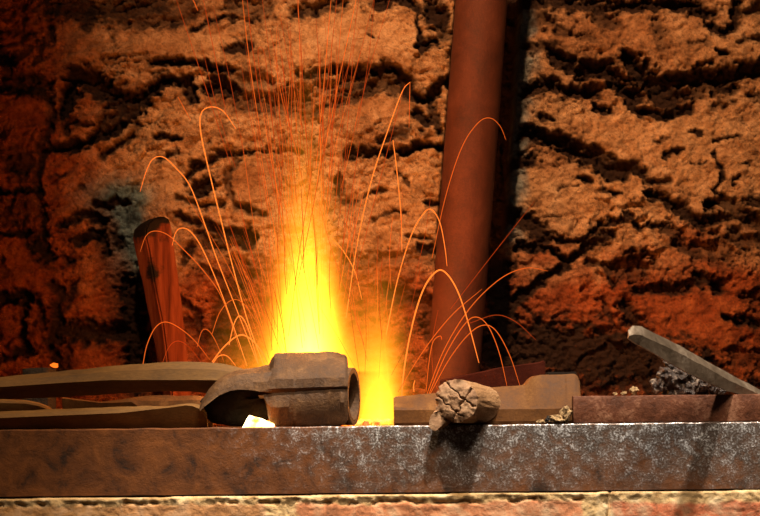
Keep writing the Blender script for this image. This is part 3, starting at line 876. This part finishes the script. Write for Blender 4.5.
# densify
dense = []
for i in range(len(rows) - 1):
    nseg = 9
    for s in range(nseg):
        dense.append([p.lerp(q, s / nseg) for p, q in zip(rows[i], rows[i + 1])])
dense.append(rows[-1])
bm = loft(dense)
bmesh.ops.subdivide_edges(bm, edges=[e for e in bm.edges if e.calc_length() > .006], cuts=2, use_grid_fill=True)
rough_up(bm, .0007, 55, 6)
flat = bm_obj('flat_bar', bm, M_flat, autosmooth=25)
tag(flat, 'grey flat steel bar leaning up over the square bar, its rounded end raised', 'steel bar')

# ------------------------------------------------------------------ lumps


def lump(name, loc, size, mat, seed, jag=.55, sc=None, sub=4, squash=(1, 1, 1), parent=None):
    bm = bmesh.new()
    bmesh.ops.create_icosphere(bm, subdivisions=sub, radius=1)
    for v in bm.verts:
        n = mnoise.fractal(v.co * 1.3 + Vector((seed * 7.7, 0, seed)), .8, 2, 5) * jag
        rdg = mnoise.noise(v.co * 3.5 + Vector((seed, 9, 2)))
        s = 1 + n + .28 * jag * (1 - 3 * abs(rdg))
        v.co = Vector((v.co.x * s * size * squash[0], v.co.y * s * size * squash[1], v.co.z * s * size * squash[2]))
    zmin = min(v.co.z for v in bm.verts)
    for v in bm.verts: v.co.z -= zmin
    o = bm_obj(name, bm, mat, parent, autosmooth=40)
    o.location = loc
    return o


def clinker_mass():
    """Spongy slag: many fused ragged knobs tapering down to the right under the leaning bar."""
    bm = bmesh.new()
    rnd = random.Random(4)
    spots = [(660, 384, 6), (666, 376, 6), (672, 370, 5.5), (668, 363, 3.6), (678, 377, 7), (684, 372, 5), (688, 382, 7), (697, 379, 6), (696, 386, 6), (706, 384, 5.5), (714, 389, 4.5), (676, 387, 7), (686, 390, 6), (662, 377, 4.5), (657, 383, 3), (702, 390, 5), (722, 391, 3.2), (670, 391, 5)]
    for (px, py, r) in spots:
        y = .022 + rnd.uniform(-.006, .012)
        c = P(px, py, y); rr = r * .00094
        ret = bmesh.ops.create_icosphere(bm, subdivisions=3, radius=1)
        for v in ret['verts']:
            n = mnoise.fractal(v.co * 1.6 + c * 400, .8, 2, 4) * .6 + .3 * (1 - 3 * abs(mnoise.noise(v.co * 3 + c * 300)))
            v.co = c + v.co * rr * (1 + n)
    return bm


bm = clinker_mass()
zmin = min(v.co.z for v in bm.verts)
ck = bm_obj('clinker', bm, M_clinker, autosmooth=40)
mod = ck.modifiers.new('fuse', 'REMESH'); mod.mode = 'VOXEL'; mod.voxel_size = .0006
tag(ck, 'spongy glinting lump of clinker under the leaning flat bar', 'clinker')

for i, (px, py, r, m, lab) in enumerate([(634, 391, 3.6, M_ash, 'small curled ash flake on the square bar, left of the large clinker'), (624, 393, 2.0, M_ash, 'tiny ash crumb on the square bar, furthest from the large clinker'), (615, 394, 1.6, M_ash, 'tiny ash grain on top of the square bar near its middle')]):
    c = P(px, 395.5, RY + .012); c.z = za
    o = lump('ash_flake', c, r * .0008, m, 3 + i, .7, sub=3, squash=(1.1, .8, .9))
    tag(o, lab, 'ash', 'ash flakes on the square bar')
for i, (px, r, sq, m, lab) in enumerate([(557, 7, (1.3, .8, .55), M_ash, 'flat pale ash scrap on the edge under the raised end of the hammer'), (566, 8.5, (.55, .7, 1.05), M_ash, 'upright pale ash crumb wedged between the hammer and the square bar'),
                                         (550, 4.5, (1, .8, .8), M_coke, 'black coke crumb below the raised end of the hammer'), (541, 3, (1.4, .8, .5), M_ash, 'smallest pale ash crumb along the foot of the hammer')]):
    c = P(px, 424, .004); c.z = 0.0004; c.y = .004
    o = lump('ash_crumb', c, r * .00072, m, 13 + i, .6, sub=3, squash=sq)
    tag(o, lab, 'ash', 'crumbs beside the sledgehammer')

# black lump added for the shade under the claw, the glowing coal in it and an ember at far left
ck1 = lump('shade_lump', P(238, 426, .036), .0122, M_black, 31, .25, squash=(2.3, .7, 1.2)); ck1.location.z = 0.0002
tag(ck1, 'added black lump standing in for the shade beneath the claw of the tool head', 'coke')
hot, nt, out = nodes('white_hot_coal')
e = N(nt, 'ShaderNodeEmission')
tc = N(nt, 'ShaderNodeTexCoord')
nf = noise_tex(nt, tc.outputs['Object'], 120, 4)
nt.links.new(ramp(nt, nf, [(.36, (1, .22, .02)), (.46, (1, .6, .14)), (.62, (1, .85, .5))]), e.inputs['Color'])
e.inputs['Strength'].default_value = 6
nt.links.new(e.outputs[0], out.inputs['Surface'])
bm = bmesh.new()
g = [P(242, 427.5, .012), P(249.5, 415.5, .014), (P(262, 419, .014)), P(273.5, 424, .013), P(274, 427, .012)]
vf = [bm.verts.new(p) for p in g]; vb = [bm.verts.new(p + Vector((0, .010, 0))) for p in g]
bm.faces.new(vf); bm.faces.new(list(reversed(vb)))
for k in range(5): bm.faces.new((vf[k], vb[k], vb[(k + 1) % 5], vf[(k + 1) % 5]))
bmesh.ops.subdivide_edges(bm, edges=bm.edges[:], cuts=4, use_grid_fill=True)
rough_up(bm, .0006, 150, 2)
coal = bm_obj('glowing_coal', bm, hot, autosmooth=60)
tag(coal, 'white-hot coal glowing in the gap beneath the tool head', 'coal')
M_ember = glow('orange_ember', (1, .16, .012), 1.6)
em = lump('ember', P(54.5, 367, .075), .0022, M_ember, 17, .4, sub=3, squash=(1.25, 1, .8))
em.location = P(54.5, 368, .066)
tag(em, 'small orange ember resting on the upper tong arm at far left', 'ember')
bm = box_bm(P(24, 380, .16).x, P(50, 380, .16).x, .15, .19, 0.0, P(30, 368, .15).z, .001)
rough_up(bm, .001, 40, 3, 4)
o = bm_obj('coke_block', bm, M_coke); tag(o, 'dark squarish block behind the upper tong arm beside the small ember', 'block')

# bed of coke the fire burns in
bm = bmesh.new()
rb = random.Random(9)
for k in range(260):
    an, rr_ = rb.uniform(0, 2 * math.pi), math.sqrt(rb.random())
    c = Vector((P(330, 420, .15).x + .068 * rr_ * math.cos(an), .15 + .055 * rr_ * math.sin(an), .0005 + .002 * (1 - rr_) * rb.random()))
    ret = bmesh.ops.create_icosphere(bm, subdivisions=2, radius=1)
    sz = rb.uniform(.0025, .0042)
    for v in ret['verts']:
        v.co = c + v.co * sz * (1 + .5 * mnoise.noise(v.co * 1.5 + c * 500))
        v.co.z = max(v.co.z, -.001)
m_bed, nt, out = nodes('burning_coke')
tc = N(nt, 'ShaderNodeTexCoord')
nf = noise_tex(nt, tc.outputs['Object'], 90, 4)
p = N(nt, 'ShaderNodeBsdfPrincipled')
p.inputs['Base Color'].default_value = (.015, .01, .008, 1); p.inputs['Roughness'].default_value = .8
nt.links.new(ramp(nt, nf, [(.42, (0, 0, 0)), (.52, (1, .12, .005)), (.66, (1, .45, .06))]), p.inputs['Emission Color'])
p.inputs['Emission Strength'].default_value = 2.0
nt.links.new(p.outputs[0], out.inputs['Surface'])
m_bed.cycles.emission_sampling = 'NONE'
o = bm_obj('coke_bed', bm, m_bed, autosmooth=40)
tag(o, 'bed of burning coke under the two flames', 'coke', kind='stuff')

# ------------------------------------------------------------------ dark red brick behind the hammer
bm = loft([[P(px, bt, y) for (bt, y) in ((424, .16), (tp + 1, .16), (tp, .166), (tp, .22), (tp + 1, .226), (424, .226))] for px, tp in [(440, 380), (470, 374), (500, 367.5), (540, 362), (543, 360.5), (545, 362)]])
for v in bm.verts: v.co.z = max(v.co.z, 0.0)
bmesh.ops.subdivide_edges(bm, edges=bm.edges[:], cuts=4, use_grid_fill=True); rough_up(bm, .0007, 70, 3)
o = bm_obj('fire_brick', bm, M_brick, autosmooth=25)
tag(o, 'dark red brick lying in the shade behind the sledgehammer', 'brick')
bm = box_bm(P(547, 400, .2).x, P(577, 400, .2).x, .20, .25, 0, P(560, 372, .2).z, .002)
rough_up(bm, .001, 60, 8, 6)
o = bm_obj('fire_brick', bm, M_black, autosmooth=25)
tag(o, 'black brick behind the raised end of the hammer', 'brick')

# ------------------------------------------------------------------ charred wooden post


def post_material():
    m, nt, out = nodes('charred_red_wood')
    tc = N(nt, 'ShaderNodeTexCoord'); v = tc.outputs['Object']
    mp = N(nt, 'ShaderNodeMapping'); mp.inputs['Scale'].default_value = (1, 1, .08)
    nt.links.new(v, mp.inputs['Vector'])
    n1 = noise_tex(nt, mp.outputs[0], 160, 6, .6, .3); n2 = noise_tex(nt, v, 50, 5, .6)
    wood = ramp(nt, n1, [(.3, (.06, .012, .005)), (.5, (.16, .034, .012)), (.72, (.26, .07, .026))])
    a = N(nt, 'ShaderNodeAttribute'); a.attribute_name = 'char'
    ch = math_n(nt, 'ADD', a.outputs['Fac'], math_n(nt, 'MULTIPLY', math_n(nt, 'SUBTRACT', n2, .5), 1.9), True)
    ch = math_n(nt, 'MULTIPLY', math_n(nt, 'SUBTRACT', ch, .35), 4.0, True)
    p = N(nt, 'ShaderNodeBsdfPrincipled'); p.inputs['Roughness'].default_value = .8; p.inputs['Specular IOR Level'].default_value = .1
    nt.links.new(mix(nt, ch, wood, (.012, .008, .006)), p.inputs['Base Color'])
    nt.links.new(bump(nt, n1, .5, .001), p.inputs['Normal'])
    nt.links.new(p.outputs['BSDF'], out.inputs['Surface'])
    return m


M_post = post_material()
PB = .345
rows = []
prof = [(430, 168, 176, 196), (365, 158.5, 168, 188), (325, 151, 163, 184), (285, 143, 155, 179), (250, 135.5, 149, 174.5), (238, 133, 146, 172.5), (230, 134, 146, 171.5), (224, 140, 149, 170), (219, 150, 155, 168), (217, 158, 160, 164)]
for (py, l, c, r) in prof:
    k = 0 if py > 226 else (226 - py) / 14
    y = PB
    rows.append([P(l, py, y + .012), P(c - 1.2, py, y + .0012), P(c, py, y + .0018), P(c + 1.2, py, y), P(r, py, y + .006), P(r - 2, py, y + .035), P(l + 2, py, y + .035)])
dense = []
for i in range(len(rows) - 1):
    for s in range(8): dense.append([p.lerp(q, s / 8) for p, q in zip(rows[i], rows[i + 1])])
dense.append(rows[-1])
bm = loft(dense)
for v in bm.verts: v.co.z = max(v.co.z, 0.0)
rough_up(bm, .0008, 40, 5)
post = bm_obj('wooden_post', bm, M_post, autosmooth=25)
at = post.data.attributes.new('char', 'FLOAT', 'POINT')
zt = P(150, 217, PB).z
for i, v in enumerate(post.data.vertices):
    dz = zt - v.co.z
    f = 1 - min(1, dz / .012) if dz < .016 else 0
    # the burnt notch below the pale strip
    q = v.co
    pn = P(152, 270, PB); f2 = math.exp(-(((q.x - P(152, 270, PB).x) / .013) ** 2 + ((q.z - P(152, 270, PB).z) / .012) ** 2))
    pr = P(163, 255, PB); f3 = math.exp(-(((q.x - pr.x) / .008) ** 2 + ((q.z - pr.z) / .022) ** 2))
    pl = P(138, 228, PB); f4 = math.exp(-(((q.x - pl.x) / .016) ** 2 + ((q.z - pl.z) / .012) ** 2))
    at.data[i].value = max(f * 1.1, f2 * .62, f3 * .45, f4)
tag(post, 'red-brown wooden post with a charred rounded top against the wall at left', 'wooden post')

# ================================================================== FLAMES


def flame(name, base_px, base_py, y, height_px, w0_px, w1_px, gain, decay, label, lean=0.0, soft=.75):
    """Glowing gas in a flame-shaped volume: brightest at its root, thinning upwards."""
    scale = .00075 * (1.4 + y) / 1.4
    H = height_px * scale; w0 = w0_px * scale; w1 = w1_px * scale
    root = P(base_px, base_py, y); root.z = max(root.z, 0.0005)
    bm = bmesh.new(); loops = []
    for i in range(25):
        t = i / 24
        rad = (w0 + (w1 - w0) * t) * 4.6
        if t > .85: rad *= 1 - .75 * (t - .85) / .15
        loops.append([bm.verts.new((lean * H * t + math.cos(2 * math.pi * k / 32) * rad, math.sin(2 * math.pi * k / 32) * rad, H * t)) for k in range(32)])
    for p, q in zip(loops[:-1], loops[1:]):
        for k in range(32): bm.faces.new((p[k], p[(k + 1) % 32], q[(k + 1) % 32], q[k]))
    bm.faces.new(loops[0]); bm.faces.new(loops[-1])
    m, nt, out = nodes(name + '_gas')
    tc = N(nt, 'ShaderNodeTexCoord'); s = N(nt, 'ShaderNodeSeparateXYZ')
    nt.links.new(tc.outputs['Object'], s.inputs[0])
    t = math_n(nt, 'DIVIDE', s.outputs[2], H)
    x = math_n(nt, 'SUBTRACT', s.outputs[0], math_n(nt, 'MULTIPLY', t, lean * H))
    r2 = math_n(nt, 'ADD', math_n(nt, 'MULTIPLY', x, x), math_n(nt, 'MULTIPLY', s.outputs[1], s.outputs[1]))
    wd = math_n(nt, 'ADD', math_n(nt, 'MULTIPLY', t, w1 - w0), w0)
    q = math_n(nt, 'DIVIDE', r2, math_n(nt, 'MULTIPLY', wd, wd))
    rad = math_n(nt, 'POWER', 2.71828, math_n(nt, 'MULTIPLY', q, -1.0))
    rad = math_n(nt, 'ADD', rad, math_n(nt, 'MULTIPLY', math_n(nt, 'POWER', 2.71828, math_n(nt, 'MULTIPLY', q, -.16)), .018))
    vert = math_n(nt, 'POWER', 2.71828, math_n(nt, 'MULTIPLY', t, -decay))
    fade = math_n(nt, 'SUBTRACT', 1.0, math_n(nt, 'POWER', math_n(nt, 'MAXIMUM', t, 0.0), 2.0), True)
    mp = N(nt, 'ShaderNodeMapping'); mp.inputs['Scale'].default_value = (1, 1, .06)
    nt.links.new(tc.outputs['Object'], mp.inputs['Vector'])
    streak = noise_tex(nt, mp.outputs[0], 150, 3, .6)
    sv = math_n(nt, 'ADD', math_n(nt, 'MULTIPLY', math_n(nt, 'SUBTRACT', streak, .5), 1.5), 1.0)
    sv = math_n(nt, 'MAXIMUM', sv, .1)
    d = math_n(nt, 'MULTIPLY', math_n(nt, 'MULTIPLY', rad, vert), math_n(nt, 'MULTIPLY', fade, sv))
    e = N(nt, 'ShaderNodeEmission')
    e.inputs['Color'].default_value = (1, .33, .014, 1)
    nt.links.new(math_n(nt, 'MULTIPLY', d, gain / w0), e.inputs['Strength'])
    nt.links.new(e.outputs[0], out.inputs['Volume'])
    o = bm_obj(name, bm, m, None, autosmooth=0)
    o.location = root
    tag(o, label, 'flame')
    return o


FY = .15
flame('flame', 308, 372, FY, 400, 22.5, 17, 26.0, 9.2, 'tall yellow-white flame roaring up behind the tool head')
flame('flame', 379, 426, FY - .03, 190, 16, 24, 5.0, 5.0, 'shorter orange-yellow flame between the tool head and the hammer')

# ================================================================== SPARKS
M_sp = [glow('spark_bright', (1, .20, .025), 1.6), glow('spark_mid', (1, .15, .015), 1.0), glow('spark_dim', (1, .10, .012), .55)]


def catmull(pts, n):
    pts = [Vector(p) for p in pts]
    ext = [pts[0] * 2 - pts[1]] + pts + [pts[-1] * 2 - pts[-2]]
    out = []
    for i in range(1, len(ext) - 2):
        p0, p1, p2, p3 = ext[i - 1:i + 3]
        for s in range(n):
            t = s / n
            out.append(.5 * ((2 * p1) + (p2 - p0) * t + (2 * p0 - 5 * p1 + 4 * p2 - p3) * t * t + (3 * p1 - p0 - 3 * p2 + p3) * t ** 3))
    out.append(pts[-1])
    return out


def spark(pts, y0, y1, width, bright, label, group, n=7):
    path2 = catmull([(p[0], p[1], 0) for p in pts], n)
    L = len(path2)
    path = [P(p.x, p.y, y0 + (y1 - y0) * i / (L - 1)) for i, p in enumerate(path2)]
    for p in path: p.z = max(p.z, .001)
    bm = bmesh.new(); loops = []
    for i, p in enumerate(path):
        tq = i / (L - 1)
        dr = (path[min(i + 1, L - 1)] - path[max(i - 1, 0)]).normalized()
        a_ = dr.cross(Vector((0, 1, 0))).normalized(); b_ = dr.cross(a_)
        r = width * .00026 * (.35 + .65 * math.sin(math.pi * min(1, .12 + tq * .88)) ** .5)
        loops.append([bm.verts.new(p + (a_ * math.cos(k * math.pi / 2) + b_ * math.sin(k * math.pi / 2)) * r) for k in range(4)])
    for p, q in zip(loops[:-1], loops[1:]):
        for k in range(4): bm.faces.new((p[k], p[(k + 1) % 4], q[(k + 1) % 4], q[k]))
    bm.faces.new(loops[0]); bm.faces.new(loops[-1])
    o = bm_obj('spark', bm, M_sp[bright], autosmooth=0)
    o.visible_shadow = True
    tag(o, label, 'spark', group)
    return o


G = 'arcing sparks'
ARCS = [
    ([(400, 420), (404, 370), (413, 322), (424, 288), (437, 271), (447, 274), (458, 292), (468, 322), (479, 363)], .10, .16, 2.4, 0, 'boldest spark arc, curving in front of the foot of the iron pipe'),
    ([(386, 335), (397, 282), (411, 236), (424, 213), (432, 210), (440, 223), (445, 248), (447, 266)], .12, .2, 1.6, 0, 'spark arc peaking at the left edge of the pipe, halfway up'),
    ([(346, 318), (357, 245), (371, 182), (388, 130), (402, 92), (410, 82)], .14, .2, 1.6, 0, 'long rising spark reaching highest between the tall flame and the pipe'),
    ([(410, 82), (409.5, 105), (409, 128)], .2, .2, 1.0, 1, 'short falling spark from the tip of the longest rising one'),
    ([(393, 140), (397, 172), (401, 215), (402, 252)], .18, .2, 1.5, 0, 'near-vertical pale spark just left of the pipe'),
    ([(432, 258), (446, 195), (462, 147), (478, 123), (490, 118), (500, 126), (506, 140)], .2, .3, 1.1, 1, 'faint spark arc crossing the pipe at its highest'),
    ([(332, 238), (344, 252), (355, 272), (362, 300)], .16, .16, 1.3, 0, 'short spark falling from the right shoulder of the tall flame'),
    ([(424, 402), (444, 350), (470, 308), (500, 279), (526, 268), (548, 271)], .1, .25, 1.3, 1, 'wide spark arc reaching furthest right past the pipe, ending level at the wall'),
    ([(428, 396), (446, 354), (464, 325), (476, 317), (488, 326), (499, 352), (507, 386)], .1, .14, 1.4, 1, 'tall spark arc landing behind the broken handle stub'),
    ([(430, 394), (450, 358), (470, 333), (485, 325), (497, 332), (510, 356), (520, 386)], .09, .14, 1.3, 1, 'spark arc landing furthest along behind the hammer'),
    ([(470, 323), (496, 315), (516, 322), (536, 340)], .14, .22, .9, 2, 'dim low spark tail drifting right across the dark wall'),
    ([(398, 392), (424, 350), (452, 315), (482, 289)], .1, .15, 1.2, 1, 'straight-rising spark slanting across the lower pipe'),
    ([(426, 392), (429, 362), (433, 342), (440, 336), (442, 340)], .1, .12, 1.2, 1, 'small hooked spark at the left foot of the pipe'),
    ([(442, 395), (434, 380), (432, 345), (438, 310)], .12, .14, .9, 2, 'dim upright spark over the broken handle stub'),
    ([(264, 366), (248, 322), (231, 260), (222, 224), (210, 175), (201, 134), (201, 114), (210, 107), (223, 111), (236, 129)], .14, .22, 1.8, 0, 'tallest spark arc left of the tall flame, hooking over to the right'),
    ([(258, 364), (240, 318), (218, 262), (205, 225), (190, 186), (175, 167), (163, 157), (153, 159), (146, 172), (140, 192)], .13, .2, 1.5, 0, 'long spark arc curling down to the left above the wooden post'),
    ([(247, 366), (233, 325), (219, 287), (203, 250), (192, 233), (183, 228), (176, 232), (172, 246)], .13, .18, 1.4, 0, 'spark arc curling down beside the right edge of the charred post top'),
    ([(240, 350), (222, 298), (202, 269), (182, 248), (168, 235), (155, 231), (146, 236), (140, 252)], .14, .2, 1.2, 1, 'spark arc crossing the charred top of the wooden post'),
    ([(143, 364), (147, 345), (155, 328), (165, 322), (178, 327), (194, 340), (210, 360)], .12, .16, 1.3, 1, 'low spark arc in front of the middle of the wooden post'),
    ([(212, 334), (220, 312), (232, 300), (244, 304), (258, 324)], .14, .14, 1.1, 1, 'rounded spark arc highest of the small cluster left of the flame'),
    ([(212, 362), (222, 349), (234, 338), (243, 335), (253, 341), (262, 352), (268, 364)], .1, .12, 2.0, 0, 'bright low spark hump close to the left root of the flame'),
    ([(229, 345), (234, 324), (240, 316), (247, 326), (254, 348), (259, 366)], .11, .12, 1.7, 0, 'narrow bright spark loop next to the left root of the flame'),
    ([(162, 364), (169, 347), (178, 341), (189, 347), (201, 362)], .13, .15, 1.0, 2, 'dim small spark hump at the foot of the wooden post'),
    ([(197, 347), (202, 331), (209, 331), (217, 344), (224, 362)], .13, .14, 1.0, 1, 'tiny spark loop midway between the post and the flame'),
    ([(213, 363), (219, 356), (227, 356), (236, 366)], .1, .11, 1.4, 0, 'lowest tiny spark hump just over the upper tong arm'),
    ([(178, 97), (184, 108), (191, 121)], .25, .25, 1.0, 1, 'short slanting spark high on the wall, left of the tallest left arc'),
    ([(192, -2), (195, 4), (198, 11)], .25, .25, 1.2, 1, 'short spark at the very top of the wall at left'),
    ([(262, 92), (258, 52), (264, 52), (270, 95), (274, 140)], .22, .2, .9, 2, 'faint hairpin spark high above the left side of the tall flame'),
    ([(414, 392), (413.5, 386), (415, 380)], .09, .09, 1.6, 0, 'tiny stub of a spark by the left end of the hammer'),
]
for a_ in ARCS:
    pts, y0, y1, w_, br, lab = a_
    spark(pts, y0, y1, w_, br, lab, G)

rnd = random.Random(21)
for i in range(130):
    ang = max(-.28, min(.28, rnd.gauss(0, .14))) - .02
    x_b = 305 + rnd.uniform(-32, 34)
    y_b = rnd.uniform(110, 350)
    ln = rnd.uniform(60, 210)
    y_t = max(-15, y_b - ln)
    x0_ = x_b + ang * (350 - y_b) * 1.0
    x1_ = x_b + ang * (350 - y_t) * 1.0 + rnd.gauss(0, 3)
    xm = (x0_ + x1_) / 2 + rnd.gauss(0, 1.5)
    dpt = rnd.uniform(.10, .24)
    spark([(x0_, y_b), (xm, (y_b + y_t) / 2), (x1_, y_t)], dpt, dpt + .01, rnd.choice([.6, .7, .9, 1.1]), rnd.choice([1, 2, 2, 2]),
          'hair-fine upright spark streak fanning up from the tall flame', 'fine upright sparks over the tall flame', 5)
for i in range(26):
    ang = rnd.gauss(.05, .24)
    y_b = rnd.uniform(270, 385); y_t = y_b - rnd.uniform(40, 110)
    xb = 378 + rnd.uniform(-14, 14)
    dpt = rnd.uniform(.08, .16)
    xa, xc = xb + ang * (420 - y_b), xb + ang * (420 - y_t) + rnd.gauss(0, 4)
    spark([(xa, y_b), ((xa + xc) / 2 + rnd.gauss(0, 1.5), (y_b + y_t) / 2), (xc, y_t)], dpt, dpt, rnd.choice([.6, .8, 1.0]), rnd.choice([1, 2, 2]),
          'hair-fine spark streak fanning up from the shorter flame', 'fine sparks over the shorter flame', 5)
for i in range(26):
    ang = -abs(rnd.gauss(.36, .12))
    y_b = rnd.uniform(300, 362); y_t = y_b - rnd.uniform(50, 120)
    xb = 285 + rnd.uniform(-14, 8)
    dpt = rnd.uniform(.1, .2)
    xa, xc = xb + ang * (370 - y_b), xb + ang * (370 - y_t)
    spark([(xa, y_b), ((xa + xc) / 2 + 2, (y_b + y_t) / 2), (xc, y_t)], dpt, dpt, rnd.choice([.6, .8, 1.0]), rnd.choice([1, 2, 2]),
          'hair-fine spark streak spraying left from the root of the tall flame', 'fine sparks left of the tall flame', 5)

# ================================================================== LIGHT


def light(name, kind, loc, energy, color, size=.05, target=None, **kw):
    l = bpy.data.lights.new(name, kind)
    l.energy = energy; l.color = color
    if kind == 'AREA': l.size = size
    else: l.shadow_soft_size = size
    for k, v in kw.items(): setattr(l, k, v)
    o = bpy.data.objects.new(name, l)
    COL.objects.link(o)
    o.location = loc
    if target is not None:
        o.rotation_euler = (Vector(target) - Vector(loc)).to_track_quat('-Z', 'Y').to_euler()
    return o


# the fire itself
light('fire_light', 'POINT', (P(308, 330, FY).x, FY, .075), 1.1, (1, .26, .04), .025)
light('fire_light', 'POINT', (P(308, 280, FY).x, FY, .14), 0.9, (1, .30, .05), .03)
light('fire_light', 'POINT', (P(379, 400, FY - .03).x, FY - .03, .035), .35, (1, .26, .04), .015)
# unseen warm lamp overhead, raking down the masonry
light('wall_key', 'SPOT', (-0.10, -0.62, 1.15), 122, (1, .50, .215), .02, (0.085, WALL_Y, .335), spot_size=math.radians(38), spot_blend=.9)
# unseen key spot above the edge, plus one added to light its left end
dl = Vector((.12, -1, 3)).normalized()
for tx, en, colr in ((.13, 165, (1, .86, .70)), (-.24, 40, (1, .62, .29))):
    tgt = Vector((tx, 0, -.02))
    light('edge_spot', 'SPOT', tgt + dl * 1.3, en, colr, .02, tgt + Vector((0, -.12, 0)), spot_size=math.radians(35), spot_blend=.55)
light('fill_light', 'SPOT', (.12, -.95, 1.15), 80, (1, .78, .56), .16, (.10, -.22, 0), spot_size=math.radians(42), spot_blend=.7)  # added soft fill that lifts the shadows along the edge
light('fill_light', 'AREA', (.1, -1.5, 1.0), 0.5, (1, .74, .5), .7, (0, .1, .05))  # added weak fill from the front
light('coal_light', 'POINT', P(259, 421, .004), .02, (1, .3, .05), .004)

w = bpy.data.worlds.new('world'); scene.world = w; w.use_nodes = True
bg = w.node_tree.nodes['Background']
bg.inputs['Color'].default_value = (.9, .5, .3, 1); bg.inputs['Strength'].default_value = .02

vs = scene.view_settings
vs.view_transform = 'Standard'; vs.look = 'None'; vs.gamma = 1; vs.use_curve_mapping = False
vs.exposure = 0.0
scene.cycles.volume_step_rate = .5
scene.cycles.use_denoising = True
